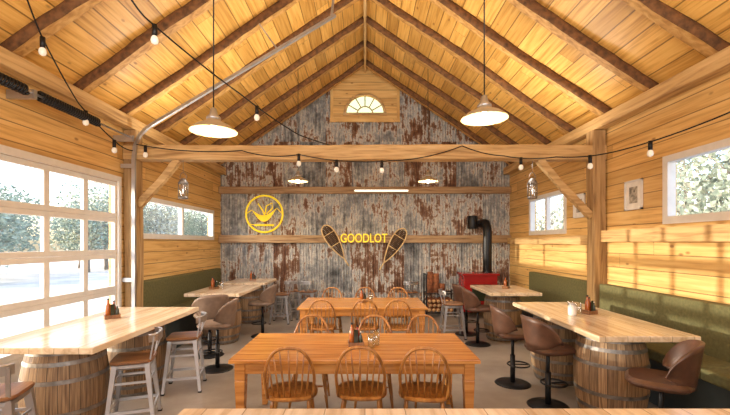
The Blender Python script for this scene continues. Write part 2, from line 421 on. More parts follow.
# fan window
g = MB(); yw = YB-0.045
g.tube([(R*math.cos(t), yw, zc+R*math.sin(t)) for t in angs], 0.035, 8, 0)
g.box((-R-0.05, yw-0.03, zc-0.03), (R+0.05, yw+0.03, zc+0.03), 0)
g.tube([(0.2*math.cos(t), yw+0.03, zc+0.2*math.sin(t)) for t in angs], 0.016, 6, 0)
for k in range(1, 6):
    t = pi*k/6
    g.cyl((0.2*math.cos(t), yw+0.03, zc+0.2*math.sin(t)), (R*math.cos(t), yw+0.03, zc+R*math.sin(t)), 0.014, n=6)
pl = [(R*math.cos(t), yw+0.04, zc+R*math.sin(t)) for t in angs]
g.add(pl, [tuple(range(len(pl)))], 1)
g.obj('window_1', [M_beam, M_fan])
# trim pieces around gable panel
g = MB(); g.box((-FX-0.08, YB-0.08, FZ-0.07), (FX+0.08, YB-0.02, FZ+0.01)); g.box((-FX-0.07, YB-0.075, FZ), (-FX, YB-0.02, roof(FX)-0.0)); g.box((FX, YB-0.075, FZ), (FX+0.07, YB-0.02, roof(FX+0.07)))
g.obj('trim_1', [M_wall], uvf=lambda co: (co.x+co.z, 0.09))

# side windows
def side_window(name, x, op, mull):
    y0, y1, z0, z1 = op; g = MB(); t = 0.04; s = 1 if x > 0 else -1
    xa, xb = sorted((x-s*0.02, x+s*0.08))
    g.box((xa, y0-0.04, z0-0.05), (xb, y1+0.04, z0+t)); g.box((xa, y0-0.04, z1-t), (xb, y1+0.04, z1+0.04))
    g.box((xa, y0-0.04, z0+t), (xb, y0+t, z1-t)); g.box((xa, y1-t, z0+t), (xb, y1+0.04, z1-t))
    for m in mull: g.box((xa+0.01, m-0.035, z0+t), (xb-0.01, m+0.035, z1-t))
    xg = x+s*0.04
    g.add([(xg, y0, z0), (xg, y1, z0), (xg, y1, z1), (xg, y0, z1)], [(0, 1, 2, 3)], 1)
    g.obj(name, [M_white, M_glass])
side_window('window_2', -HW, WL, [(WL[0]+WL[1])/2])
side_window('window_3', HW, WR1, [])
side_window('window_4', HW, WR2, [(WR2[0]+WR2[1])/2])

# garage door
g = MB(); xg = -HW-0.03
for k in range(5):
    z0 = k*0.53; g.box((xg-0.025, GD[0], z0), (xg+0.025, GD[1], z0+0.065)); g.box((xg-0.025, GD[0], z0+0.465), (xg+0.025, GD[1], z0+0.527))
    for c in range(6):
        y = GD[0]+(GD[1]-GD[0])*c/5; w = 0.04
        g.box((xg-0.022, max(GD[0], y-w), z0+0.06), (xg+0.022, min(GD[1], y+w), z0+0.47))
g.add([(xg, GD[0], 0), (xg, GD[1], 0), (xg, GD[1], GD[3]), (xg, GD[0], GD[3])], [(0, 1, 2, 3)], 1)
for c in range(5): g.box((xg-0.01, GD[0]+0.628*c+0.03, 0.06), (xg+0.012, GD[0]+0.628*(c+1)-0.03, 0.47))
g.obj('garage_door', [M_white, M_glass])
g = MB(); # door casing
g.box((-HW, GD[1], 0), (-HW+0.03, GD[1]+0.06, GD[3]+0.08)); g.box((-HW, GD[0]-0.06, 0), (-HW+0.03, GD[0], GD[3]+0.08)); g.box((-HW, GD[0], GD[3]), (-HW+0.03, GD[1], GD[3]+0.08))
g.obj('trim_2', [M_white])
# garage tracks (follow the roof pitch)
for yy in (5.82, 2.52):
    g = MB(); x0 = -HW+0.20
    pts = [(x0, yy, 0.0), (x0, yy, 3.0), (x0+0.02, yy, 3.2), (x0+0.09, yy, 3.36), (x0+0.2, yy, 3.47)]
    a0 = Vector((x0+0.36, yy, 3.57)); e0 = Vector((-0.44, yy, 5.15))
    pts += [a0.lerp(e0, k/5) for k in range(6)]
    for a, b_ in zip(pts[:-1], pts[1:]): g.beam(a, b_, 0.05, 0.04, 0)
    g.beam((-1.3, yy, 4.63), (-1.62, yy, roof(1.62)-0.03), 0.035, 0.02); g.beam((-0.5, yy, 5.12), (-0.42, yy, roof(0.42)-0.03), 0.035, 0.02)
    g.beam((-HW+0.01, yy, 2.9), (x0, yy, 2.9), 0.03, 0.06); g.beam((-HW+0.01, yy, 1.2), (x0, yy, 1.2), 0.03, 0.06)
    g.obj('garage_door_track', [M_galv])
g = MB() # torsion spring and shaft
xs_, zs_ = -HW+0.26, 3.28
g.cyl((xs_, 2.56, zs_), (xs_, 5.70, zs_), 0.014, n=8, mat=1)
for y0, y1 in ((2.9, 3.9), (4.05, 4.95)):
    pts = []; turns = 26
    for i in range(turns*10):
        t = i/10*2*pi; pts.append((xs_+0.045*math.cos(t), y0+(y1-y0)*i/(turns*10), zs_+0.045*math.sin(t)))
    g.tube(pts, 0.013, 5, 0)
for y in (2.6, 3.98, 5.66): g.box((-HW+0.005, y-0.02, zs_-0.06), (xs_+0.03, y+0.02, zs_+0.03), 1)
g.obj('torsion_spring', [M_black, M_galv])

# ------------------------------------------------------------------ timber
g = MB()
for yr in (-1.8, -0.85, 0.1, 1.05, 2.0, 3.02, 3.98, 4.92, 5.86, 6.8, 7.7, 8.6, 9.5):
    for s in (-1, 1):
        d = 0.065
        g.hewn((s*0.02, yr, APEX-d-0.01), (s*(HW+0.02), yr, roof(HW)-d-0.01), 0.145, 0.12, 0, n=30, amp=0.017, log=True, up=Vector((0, 0, 1)), bark=1, tip=1.1)
g.obj('roof_rafters', [M_raft, M_bark])
g = MB(); g.box((-0.025, YF+0.02, APEX-0.2), (0.025, YB-0.08, APEX-0.03)); g.obj('ridge_board', [M_beamY])
for s in (-1, 1):
    g = MB(); g.hewn((s*(HW-0.09), YF, EAVE-0.17), (s*(HW-0.09), YB-0.05, EAVE-0.17), 0.16, 0.17, 0, n=30, amp=0.008)
    g.obj('wall_plate_beam', [M_beamY])
for s in (-1, 1):
    g = MB(); g.hewn((s*(HW-0.11), 5.97, 0), (s*(HW-0.11), 5.97, EAVE-0.265), 0.19, 0.19, 0, n=20, amp=0.008, up=Vector((0, 1, 0)))
    g.obj('timber_post', [M_beamZ])
g = MB(); g.hewn((-HW+0.01, 5.97, 3.12), (HW-0.01, 5.97, 3.12), 0.2, 0.22, 0, n=34, amp=0.016); g.obj('tie_beam', [M_beam])
for s, xa, zb in ((-1, 2.85, 2.32), (1, 2.65, 2.15)):
    g = MB(); g.hewn((s*xa, 5.97, 3.02), (s*(HW-0.20), 5.97, zb), 0.09, 0.10, 0, n=14, amp=0.012)
    g.obj('knee_brace', [M_beam])
for z, h in ((3.07, 0.17), (1.85, 0.19)):
    g = MB(); g.hewn((-HW+0.01, YB-0.08, z), (HW-0.01, YB-0.08, z), 0.12, h, 0, n=34, amp=0.012); g.obj('wall_girt', [M_girt])
g = MB()
g.hewn((HW-0.06, 6.07, 1.80), (HW-0.06, YB-0.15, 1.80), 0.11, 0.15, 0, n=20, amp=0.012)
g.obj('wall_girt', [M_beamY])
g = MB(); g.hewn((HW-0.06, YF, 1.85), (HW-0.06, 5.87, 1.85), 0.11, 0.17, 0, n=20, amp=0.012); g.obj('wall_girt', [M_beamY])

# ------------------------------------------------------------------ benches
def bench(x0, x1, y0, y1, s, name):
    g = MB(); xw = x1 if s > 0 else x0; xi = x0 if s > 0 else x1
    def bx(xa, xb, ya, yb, za, zb, m): g.box((min(xa, xb), ya, za), (max(xa, xb), yb, zb), m)
    bx(xi+s*0.06, xw, y0, y1, 0.0, 0.50, 1)
    n = max(1, round((y1-y0)/2.3)); L = (y1-y0)/n
    for i in range(n):
        bx(xi, xw-s*0.14, y0+i*L+0.004, y0+(i+1)*L-0.004, 0.50, 0.61, 0)
        bx(xw-s*0.14, xw-s*0.002, y0+i*L+0.004, y0+(i+1)*L-0.004, 0.50, 1.14, 0)
    g.obj(name, [M_green, M_teal], bevel=0.02)
bench(3.06, HW-0.01, 1.3, 5.84, 1, 'banquette_bench'); bench(3.06, HW-0.01, 6.10, 8.35, 1, 'banquette_bench')
bench(-HW+0.01, -3.06, 6.12, 9.5, -1, 'banquette_bench')

# ------------------------------------------------------------------ furniture meshes
def barrel_mesh():
    g = MB(); H = 0.855
    def rad(z): t = (z/H)*2-1; return 0.335-0.062*t*t
    g.lathe([(rad(H*i/20), H*i/20) for i in range(21)], 40, 0, cap0=True, cap1=False)
    g.lathe([(rad(H), H), (rad(H)-0.025, H), (rad(H)-0.025, H-0.03), (0.001, H-0.03)], 40, 0, smooth=False)
    for z, h in ((0.02, 0.045), (0.12, 0.035), (0.27, 0.035), (0.55, 0.035), (0.70, 0.035), (0.79, 0.045)):
        g.lathe([(rad(z)+0.0, z), (rad(z)+0.005, z), (rad(z+h)+0.005, z+h), (rad(z+h), z+h)], 40, 1, smooth=False)
    return g.mesh('barrel', [M_barrel, M_hoop])
ME_barrel = barrel_mesh()
def barrel_table(x0, x1, y0, y1, bars):
    cx, cy = (x0+x1)/2, (y0+y1)/2
    e = bpy.data.objects.new('barrel_table', None); scene.collection.objects.link(e); e.location = (cx, cy, 0)
    g = MB(); g.box((x0-cx, y0-cy, 0.856), (x1-cx, y1-cy, 0.911)); g.obj('tabletop', [M_bartop], bevel=0.008, parent=e)
    for i, (bx, by) in enumerate(bars): place('barrel_%d' % (i+1), ME_barrel, (bx-cx, by-cy, 0), random.random()*6, parent=e)
barrel_table(2.10, 3.02, 3.50, 5.55, [(2.50, 3.98), (2.50, 5.05)])
barrel_table(2.10, 2.98, 6.55, 7.80, [(2.52, 7.15)])
barrel_table(-3.20, -2.18, 3.12, 5.12, [(-2.74, 3.58), (-2.72, 4.62)])
barrel_table(-3.0, -2.08, 6.45, 7.80, [(-2.55, 6.95)])
barrel_table(-3.0, -2.10, 8.20, 9.25, [(-2.6, 8.75)])
# foreground counter
g = MB(); g.box((-0.92, 1.2, 0.856), (2.7, 1.98, 0.912), 0)
for x in (-0.7, 2.4):
    g.box((x-0.05, 1.5, 0.05), (x+0.05, 1.65, 0.856), 1); g.box((x-0.05, 1.25, 0), (x+0.05, 1.93, 0.06), 1); g.box((x-0.05, 1.3, 0.80), (x+0.05, 1.88, 0.856), 1)
g.obj('counter_table', [M_bartop, M_black], bevel=0.006)

def farm_table(name, x0, x1, y0, y1):
    cx, cy = (x0+x1)/2, (y0+y1)/2; W = x1-x0; D = y1-y0; g = MB()
    g.box((-W/2, -D/2, 0.715), (W/2, D/2, 0.75))
    i = 0.07
    for s in (-1, 1):
        g.box((-W/2+i, s*(D/2-i)-0.012, 0.61), (W/2-i, s*(D/2-i)+0.012, 0.715)); g.box((s*(W/2-i)-0.012, -D/2+i, 0.61), (s*(W/2-i)+0.012, D/2-i, 0.715))
        for t in (-1, 1):
            px, py = s*(W/2-i-0.015), t*(D/2-i-0.015)
            g.box((px-0.045, py-0.045, 0.56), (px+0.045, py+0.045, 0.715))
            g.beam((px, py, 0.56), (px, py, 0), 0.09, 0.09, 0, 0.055, 0.055)
    g.obj(name, [M_table], (cx, cy, 0), bevel=0.006)
farm_table('dining_table', -1.17, 0.99, 3.33, 4.33)
farm_table('dining_table', -1.05, 0.97, 6.0, 7.15)

def windsor():
    g = MB()
    out = sq(0.45, 0.42, 36, 2.8)
    g.slab(out, 0.43, 0.465, 0, 0.012)
    feet = {}
    for sx in (-1, 1):
        for sy in (-1, 1):
            a = Vector((sx*0.145, sy*0.13, 0.435)); f = Vector((sx*0.20, sy*0.20, 0.0)); feet[(sx, sy)] = (a, f)
            pts = [a.lerp(f, t) for t in (0, .12, .3, .5, .62, .66, .8, 1)]
            g.tube(pts, 0, 10, 0, radii=[.013, .016, .021, .017, .013, .018, .015, .010])
    mids = []
    for sx in (-1, 1):
        a = feet[(sx, -1)][0].lerp(feet[(sx, -1)][1], .58); c = feet[(sx, 1)][0].lerp(feet[(sx, 1)][1], .58)
        g.tube([a, a.lerp(c, .5), c], 0, 8, 0, radii=[.008, .014, .008]); mids.append(a.lerp(c, .5))
    g.tube([mids[0], mids[0].lerp(mids[1], .5), mids[1]], 0, 8, 0, radii=[.008, .014, .008])
    def hoop(t):
        x = -0.215*math.copysign(abs(math.cos(t))**0.75, math.cos(t)); h = 0.45*math.sin(t)**0.85
        return Vector((x*(0.86+0.14*min(1, h/0.2)), -0.165-0.24*h-0.02*math.sin(t), 0.455+h))
    hp = [hoop(pi*i/32) for i in range(33)]
    g.tube(hp, 0.0135, 8, 0)
    for k in range(7):
        f = (k-3)/3.0
        t = math.acos(-f*0.72 if abs(f) > 0 else 0); top = hoop(t)
        bot = Vector((f*0.135, -0.165+0.02*abs(f)-0.012, 0.455))
        g.tube([bot, bot.lerp(top, .35), top], 0, 6, 0, radii=[.006, .0085, .0055])
    return g.mesh('dining_chair', [M_chair])
ME_w = windsor()
def put(name, me, lst):
    for x, y, r in lst: place(name, me, (x, y, 0), r)
put('dining_chair', ME_w, [(-0.64, 3.43, 0.08), (-0.03, 3.45, -0.04), (0.52, 3.42, -0.14),
    (-0.60, 4.26, pi+.05), (0.1, 4.24, pi-.05), (0.70, 4.26, pi+.1),
    (-0.66, 6.05, 0.05), (0.0, 6.07, 0), (0.50, 6.03, -0.06), (-0.62, 7.08, pi), (0.02, 7.1, pi+.06), (0.6, 7.08, pi-.08)])

def bucket(mat):
    g = MB()
    g.lathe([(0.001, 0.022), (0.06, 0.024), (0.20, 0.012), (0.215, 0.0), (0.001, 0.0)], 32, 1)
    g.cyl((0, 0, 0.012), (0, 0, 0.36), 0.03, n=14, mat=1); g.cyl((0, 0, 0.34), (0, 0, 0.585), 0.02, n=12, mat=1)
    g.tube([(0.13*math.cos(t), 0.07+0.13*math.sin(t), 0.24) for t in [2*pi*i/20 for i in range(20)]], 0.010, 6, 1, closed=True)
    g.cyl((0, 0, 0.24), (0, 0.19, 0.24), 0.008, n=6, mat=1)
    g.box((-0.09, -0.09, 0.575), (0.09, 0.09, 0.59), 1)
    g.slab(sq(0.44, 0.46, 36, 3.2, 0, 0.02), 0.588, 0.655, 0, 0.026)
    # wrap-round back, narrow where it meets the seat, wide at the top rail
    na, nh = 30, 8; th = 0.028; outr = []; inr = []
    for i in range(na+1):
        q = (i/na-0.5)*2
        a = -pi/2+q*1.5
        k = max(0, 1-abs(q)**3)
        top = 0.72+0.25*k**0.8
        lo_ = 0.60+0.16*max(0, abs(q)-0.35)
        for j in range(nh+1):
            t = j/nh; z = lo_+(top-lo_)*t; fl = 0.055*t
            for lst, r in ((outr, 0.225+fl), (inr, 0.225+fl-th)):
                lst.append((r*math.cos(a)*(0.93+0.12*t), r*math.sin(a)*0.98, z))
    W = nh+1; fo = []
    for i in range(na):
        for j in range(nh): fo.append((i*W+j, (i+1)*W+j, (i+1)*W+j+1, i*W+j+1))
    nV = len(outr); fs = list(fo)+[tuple(reversed([q+nV for q in f])) for f in fo]
    for i in range(na):
        fs.append((i*W+nh, (i+1)*W+nh, nV+(i+1)*W+nh, nV+i*W+nh)); fs.append((i*W, nV+i*W, nV+(i+1)*W, (i+1)*W))
    for j in range(nh):
        fs.append((j, j+1, nV+j+1, nV+j)); e = na*W; fs.append((e+j, nV+e+j, nV+e+j+1, e+j+1))
    g.add(outr+inr, fs, 0, True)
    return g.mesh('bar_stool_bucket', [mat, M_black])
ME_b1 = bucket(M_leather); ME_b2 = bucket(M_taupe)
put('upholstered_bar_stool', ME_b1, [(1.97, 4.20, -pi/2+.15), (1.84, 4.86, -pi/2-.1), (2.43, 3.20, 0.95)])
put('upholstered_bar_stool', ME_b1, [(1.95, 6.75, -pi/2), (1.95, 7.5, -pi/2+.2)])
put('upholstered_bar_stool', ME_b2, [(-2.42, 6.08, pi/2-.9), (-2.05, 5.42, pi/2+.1), (-1.93, 7.35, pi/2-.1)])

def metal_stool():
    g = MB()
    for sx in (-1, 1):
        for sy in (-1, 1):
            g.beam((sx*0.135, sy*0.135, 0.60), (sx*0.20, sy*0.20, 0.0), 0.058, 0.044, 0, 0.034, 0.028)
            g.cbox((sx*0.20, sy*0.20, 0.008), (0.04, 0.04, 0.016), 2)
    k = 0.186
    for s in (-1, 1):
        g.beam((-k+0.005, s*k, 0.17), (k-0.005, s*k, 0.17), 0.018, 0.03); g.beam((s*k, -k, 0.17), (s*k, k, 0.17), 0.018, 0.03)
        kk = 0.155; g.beam((-kk, s*kk, 0.43), (kk, s*kk, 0.43), 0.012, 0.022); g.beam((s*kk, -kk, 0.43), (s*kk, kk, 0.43), 0.012, 0.022)
    g.slab(sq(0.33, 0.33, 32, 6), 0.560, 0.612, 0, 0.012)
    g.slab(sq(0.37, 0.37, 32, 6), 0.612, 0.642, 1, 0.008)
    for s in (-1, 1): g.beam((s*0.145, -0.155, 0.60), (s*0.165, -0.20, 0.86), 0.028, 0.012, 0)
    pts = []
    for i in range(13):
        t = (i/12-0.5)*2; pts.append((0.175*t*1.04, -0.205-0.035*(1-t*t)+0.05*abs(t)**6, 0.84))
    for a, c in zip(pts[:-1], pts[1:]): g.beam(a, c, 0.010, 0.07, 0)
    g.tube([(x, y, z+0.035) for x, y, z in pts], 0.009, 6, 0)
    g.beam((0, -0.16, 0.60), (0, -0.235, 0.82), 0.05, 0.008, 0)
    return g.mesh('metal_bar_stool', [M_stool, M_stoolw, M_black])
ME_s = metal_stool()
put('metal_bar_stool', ME_s, [(-2.26, 3.82, pi/2+.35), (-2.18, 4.72, pi/2+.25), (-2.76, 2.92, 0.3), (-1.85, 8.6, pi/2), (-1.75, 9.2, 0.4), (-1.32, 9.1, -0.2), (1.62, 7.25, -pi/2), (1.0, 9.0, .3)])

# ------------------------------------------------------------------ tabletop things
def caddy():
    g = MB(); g.box((-0.07, -0.05, 0), (0.07, 0.05, 0.012), 0)
    for s in (-1, 1): g.box((s*0.07-0.004, -0.05, 0), (s*0.07+0.004, 0.05, 0.05), 0); g.box((-0.07, s*0.05-0.004, 0.0), (0.07, s*0.05+0.004, 0.04), 0)
    def bottle(x, y, r, h, m, cap):
        g.lathe([(r*0.9, 0), (r, 0.01), (r, h*0.6), (r*0.45, h*0.75), (r*0.38, h*0.92)], 14, m, (x, y, 0.012), cap0=True)
        g.lathe([(r*0.45, h*0.92), (r*0.45, h), (0.001, h)], 12, cap, (x, y, 0.012))
    bottle(-0.038, 0.0, 0.026, 0.21, 1, 4); bottle(0.018, 0.02, 0.022, 0.18, 2, 4); bottle(0.045, -0.02, 0.019, 0.13, 3, 5)
    g.box((-0.02, -0.037, 0.012), (0.02, -0.033, 0.16), 3)
    return g.mesh('condiment_caddy', [M_stoolw, M_amber, M_sauce, M_dkglass, M_black, M_white])
ME_c = caddy()
def tumbler():
    g = MB(); g.lathe([(0.001, 0.0), (0.03, 0), (0.037, 0.13), (0.034, 0.13), (0.028, 0.012), (0.001, 0.012)], 18, 0); return g.mesh('tumbler', [M_tumbler])
ME_t = tumbler()
def P3(name, me, lst):
    for x, y, z, r in lst: place(name, me, (x, y, z), r)
P3('condiment_caddy', ME_c, [(-0.09, 3.80, 0.751, .1), (-0.04, 6.6, 0.751, 1), (-2.82, 4.35, 0.912, .7), (-2.75, 7.1, 0.912, 1.2), (-2.5, 8.7, 0.912, .3), (2.66, 4.62, 0.912, .4), (2.6, 7.2, 0.912, 1)])
P3('drinking_glass', ME_t, [(0.06, 3.72, 0.751, 0), (0.11, 3.82, 0.751, 0), (0.1, 6.55, 0.751, 0), (2.50, 4.74, 0.912, 0), (2.52, 4.60, 0.912, 0), (-2.62, 7.12, 0.912, 0)])
g = MB(); g.lathe([(0.04, 0), (0.045, 0.02), (0.045, 0.10), (0.03, 0.12)], 18, 0, cap0=True); g.lathe([(0.033, 0.12), (0.033, 0.14), (0.001, 0.14)], 18, 1)
g.obj('glass_jar', [M_white, M_galv], (2.40, 4.52, 0.912))

# ------------------------------------------------------------------ lights / fixtures
def pendant(x, y, z, D=0.4, e=9):
    g = MB(); R = D/2
    g.lathe([(R, 0), (R*0.97, 0.014), (R*0.70, 0.055), (R*0.36, 0.085), (R*0.24, 0.12), (0.03, 0.13)], 36, 0)
    g.lathe([(R, 0), (R*0.95, 0.010), (R*0.68, 0.049), (R*0.3, 0.078), (0.001, 0.08)], 36, 1)
    g.lathe([(R*0.3, 0.10), (R*0.30, 0.125), (0.035, 0.15), (0.025, 0.2), (0.008, 0.21)], 20, 2, cap0=True)
    g.lathe([(0.001, -0.035), (0.03, -0.025), (0.042, 0.008), (0.03, 0.038), (0.018, 0.07)], 16, 3)
    top = roof(x)-z-0.0
    g.cyl((0, 0, 0.2), (0, 0, top-0.02), 0.006, n=6, mat=4)
    g.lathe([(0.001, top-0.05), (0.05, top-0.05), (0.055, top+0.0)], 16, 2)
    ob = g.obj('pendant_lamp', [M_shade, M_shadein, M_galv, M_bulb, M_black], (x, y, z))
    l = bpy.data.lights.new('pendant_light', 'POINT'); l.energy = e; l.color = (1.0, 0.78, 0.48); l.shadow_soft_size = 0.05
    lo = bpy.data.objects.new('pendant_light', l); lo.location = (0, 0, -0.10); lo.parent = ob; scene.collection.objects.link(lo)
pendant(-1.32, 3.4, 2.72); pendant(1.04, 3.4, 2.83); pendant(-1.34, 7.8, 2.98); pendant(1.26, 7.8, 2.98)

def string_lights(paths):
    g = MB()
    for pts, bulbs, sag in paths:
        full = []
        for (a, c) in zip(pts[:-1], pts[1:]):
            a, c = Vector(a), Vector(c)
            for i in range(12):
                t = i/12; p = a.lerp(c, t); p.z -= sag*4*t*(1-t); full.append(p)
        full.append(Vector(pts[-1]))
        g.tube(full, 0.008, 6, 0)
        L = [0]
        for p, q in zip(full[:-1], full[1:]): L.append(L[-1]+(q-p).length)
        for f in bulbs:
            d = f*L[-1]; i = max(k for k in range(len(L)) if L[k] <= d); p = full[min(i, len(full)-1)]
            g.M = Matrix.Translation(p)
            g.cyl((0, 0, 0.01), (0, 0, -0.095), 0.023, 0.022, 10, 0)
            g.lathe([(0.02, -0.095), (0.030, -0.11), (0.034, -0.135), (0.027, -0.16), (0.001, -0.172)], 12, 1)
            g.M = Matrix.Identity(4)
    g.obj('string_lights', [M_black, M_sbulb])
string_lights([
    ([(-3.02, 3.45, 4.0), (-3.1, 3.75, 3.72), (-3.38, 4.6, 3.40), (-3.40, 5.35, 3.12), (-3.40, 5.70, 3.1)], [0.17, 0.62, 0.86], 0.02),
    ([(-2.05, 3.25, 3.95), (-1.95, 3.45, 3.75), (-1.44, 4.5, 3.47), (-0.92, 5.4, 3.25), (-0.25, 6.3, 3.26), (1.4, 6.15, 3.26)], [0.08, 0.34, 0.62, 0.8], 0.02),
    ([(-3.36, 5.74, 3.2), (-1.8, 5.7, 3.1), (-0.95, 5.6, 3.02), (0.35, 5.6, 2.93), (1.45, 5.82, 3.2)], [0.04, 0.5, 0.62, 0.75], 0.05),
    ([(1.45, 5.82, 3.2), (2.0, 5.6, 3.0), (2.6, 5.3, 2.92), (3.1, 4.8, 2.88), (3.53, 3.7, 3.02), (3.53, 2.4, 3.3)], [0.2, 0.38, 0.55, 0.85], 0.03),
])
def lantern(x, y, z, top):
    g = MB(); g.lathe([(0.001, 0), (0.07, 0), (0.07, 0.03), (0.05, 0.04)], 16, 0); g.lathe([(0.05, 0.04), (0.065, 0.12), (0.05, 0.22)], 16, 1)
    g.lathe([(0.05, 0.22), (0.075, 0.235), (0.05, 0.28), (0.03, 0.31), (0.001, 0.31)], 16, 0)
    for k in range(4):
        t = pi/4+k*pi/2; c, s_ = math.cos(t)*0.07, math.sin(t)*0.07
        g.cyl((c, s_, 0.02), (c, s_, 0.24), 0.006, n=6)
    g.tube([(0.05*math.cos(t), 0, 0.31+0.09*math.sin(t)) for t in [pi*i/12 for i in range(13)]], 0.005, 6, 0)
    g.cyl((0, 0, 0.40), (0, 0, top-z), 0.004, n=6); g.obj('oil_lantern', [M_hoop, M_tumbler], (x, y, z))
lantern(-2.76, 5.92, 2.42, 3.0); lantern(2.54, 5.92, 2.42, 3.0)

# LED bar on girt
g = MB(); g.box((-0.27, YB-0.20, 3.02), (1.08, YB-0.14, 3.07), 1); g.box((-0.25, YB-0.21, 3.03), (1.06, YB-0.20, 3.062), 0); g.obj('led_bar_light', [M_led, M_white])

# ------------------------------------------------------------------ back wall signs
def text_mesh(body, size, ext):
    cu = bpy.data.curves.new('t', 'FONT'); cu.body = body; cu.size = size; cu.extrude = ext; cu.align_x = 'CENTER'; cu.align_y = 'CENTER'; cu.offset = size*0.012
    o = bpy.data.objects.new('t', cu); scene.collection.objects.link(o); bpy.context.view_layer.update()
    me = bpy.data.meshes.new_from_object(o); bpy.data.objects.remove(o); return me
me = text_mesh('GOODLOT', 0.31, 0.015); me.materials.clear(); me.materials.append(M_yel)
o = bpy.data.objects.new('lettered_sign', me); scene.collection.objects.link(o); o.location = (-0.03, YB-0.17, 1.86); o.rotation_euler = (pi/2, 0, 0)
w = max(v.co.x for v in me.vertices)-min(v.co.x for v in me.vertices); o.scale = (1.16/w, 1, 1)
g = MB(); yv = YB-0.05; cx, cz = -2.53, 2.48
g.tube([(cx+0.46*math.cos(t), yv, cz+0.46*math.sin(t)) for t in [2*pi*i/48 for i in range(48)]], 0.024, 8, 0, closed=True)
# smiling crescent with a leaf, lettering strip underneath
nseg = 18
def cresc(t, k): return (cx-0.31+0.62*t, cz+0.10-k*math.sin(pi*t)+0.05*t)
vs = []
for i in range(nseg+1):
    t = i/nseg
    for kk in (0.16, 0.32):
        x_, z_ = cresc(t, kk)
        for yy in (yv-0.012, yv+0.012): vs.append((x_, yy, z_))
fs = []
for i in range(nseg):
    a = i*4; fs += [(a, a+4, a+6, a+2), (a+1, a+3, a+7, a+5), (a, a+1, a+5, a+4), (a+2, a+6, a+7, a+3)]
g.add(vs, fs, 0)
g.tube([(cx-0.16, yv, cz+0.26), (cx-0.05, yv, cz+0.10), (cx+0.02, yv, cz-0.06)], 0.018, 6, 0)
g.tube([(cx+0.02, yv, cz+0.0), (cx+0.05, yv, cz+0.2), (cx+0.2, yv, cz+0.28), (cx+0.2, yv, cz+0.14), (cx+0.06, yv, cz+0.0)], 0.016, 6, 0)
g.tube([(cx-0.24, yv, cz-0.28), (cx+0.24, yv, cz-0.28)], 0.028, 6, 0)
g.tube([(cx-0.46, yv, cz), (cx-0.31, yv, cz+0.1)], 0.010, 6, 0); g.tube([(cx+0.455, yv, cz), (cx+0.31, yv, cz+0.15)], 0.010, 6, 0); g.tube([(cx-0.22, yv, cz-0.28), (cx-0.38, yv, cz-0.25)], 0.010, 6, 0)
g.cyl((cx-0.2, yv, cz+0.41), (cx-0.2, YB, cz+0.41), 0.008, n=6); g.cyl((cx+0.2, yv, cz+0.41), (cx+0.2, YB, cz+0.41), 0.008, n=6)
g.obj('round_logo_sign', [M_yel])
def snowshoe(x0, z0, x1, z1):
    g = MB(); a = Vector((x0, YB-0.18, z0)); c = Vector((x1, YB-0.18, z1)); d = (c-a); L = d.length; d.normalize(); n_ = Vector((d.z, 0, -d.x))
    def half(t):
        return 0.15*max(0, math.sin(pi*min(1, t)**0.62))**0.75+0.006
    body = 0.80; N_ = 24; left = []; right = []
    for i in range(N_+1):
        t = i/N_; h = half(t) if 0 < i < N_ else 0.01
        p = a+d*(t*L*body); left.append(p+n_*h); right.append(p-n_*h)
    g.tube(left+right[::-1], 0.018, 6, 0, closed=True)
    g.tube([a+d*(L*body), c], 0.022, 6, 0)
    for t in (0.25, 0.6):
        i = int(t*N_); g.tube([left[i], right[i]], 0.014, 6, 0)
    for i in range(1, N_-1): g.tube([left[i], right[min(N_, i+1)]], 0.011, 4, 1); g.tube([right[i], left[min(N_, i+2)]], 0.011, 4, 1)
    g.obj('snowshoe', [M_ash, M_web])
snowshoe(-1.02, 2.18, -0.40, 1.18); snowshoe(0.98, 2.10, 0.36, 1.08)

# ------------------------------------------------------------------ framed prints on the right wall
for y, z in ((5.28, 2.40), (6.62, 2.38)):
    g = MB(); w, h = 0.17, 0.20; x = HW-0.005
    for a, b_, c, d in ((-w, -w+0.02, -h, h), (w-0.02, w, -h, h), (-w, w, -h, -h+0.02), (-w, w, h-0.02, h)):
        g.box((x-0.025, y+a, z+c), (x, y+b_, z+d), 0)
    g.box((x-0.012, y-w+0.01, z-h+0.01), (x, y+w-0.01, z+h-0.01), 1); g.box((x-0.014, y-0.08, z-0.11), (x-0.01, y+0.08, z+0.11), 2)
    g.obj('framed_print', [M_white, M_paper, M_art])

# ------------------------------------------------------------------ wood stove
g = MB(); sx0, sx1, sy0, sy1 = 2.28, 3.04, 8.95, 9.5
g.box((sx0, sy0, 0.22), (sx1, sy1, 1.0), 0); g.box((sx0-0.04, sy0-0.04, 1.0), (sx1+0.04, sy1+0.03, 1.05), 0); g.box((sx0-0.03, sy0-0.03, 0.17), (sx1+0.03, sy1+0.03, 0.22), 0)
for x in (sx0+0.04, sx1-0.04):
    for y in (sy0+0.04, sy1-0.04): g.cyl((x, y, 0), (x, y, 0.17), 0.02, 0.035, 10, 1)
g.box((sx0+0.12, sy0-0.02, 0.36), (sx1-0.12, sy0, 0.86), 0); g.box((sx0+0.17, sy0-0.03, 0.42), (sx1-0.17, sy0-0.02, 0.80), 2)
g.cyl((sx1-0.06, sy0-0.05, 0.55), (sx1-0.06, sy0-0.05, 0.68), 0.012, n=8, mat=1)
px = 2.92; g.tube([(px, 9.3, 1.05), (px, 9.3, 2.0), (px, 9.33, 2.12), (px, 9.42, 2.22), (px, 9.55, 2.24), (px, YB-0.02, 2.24)], 0.10, 20, 1)
g.lathe([(0.12, 1.05), (0.12, 1.08)], 20, 1, (px, 9.3, 0)); g.lathe([(0.108, 1.5), (0.108, 1.53)], 20, 1, (px, 9.3, 0))
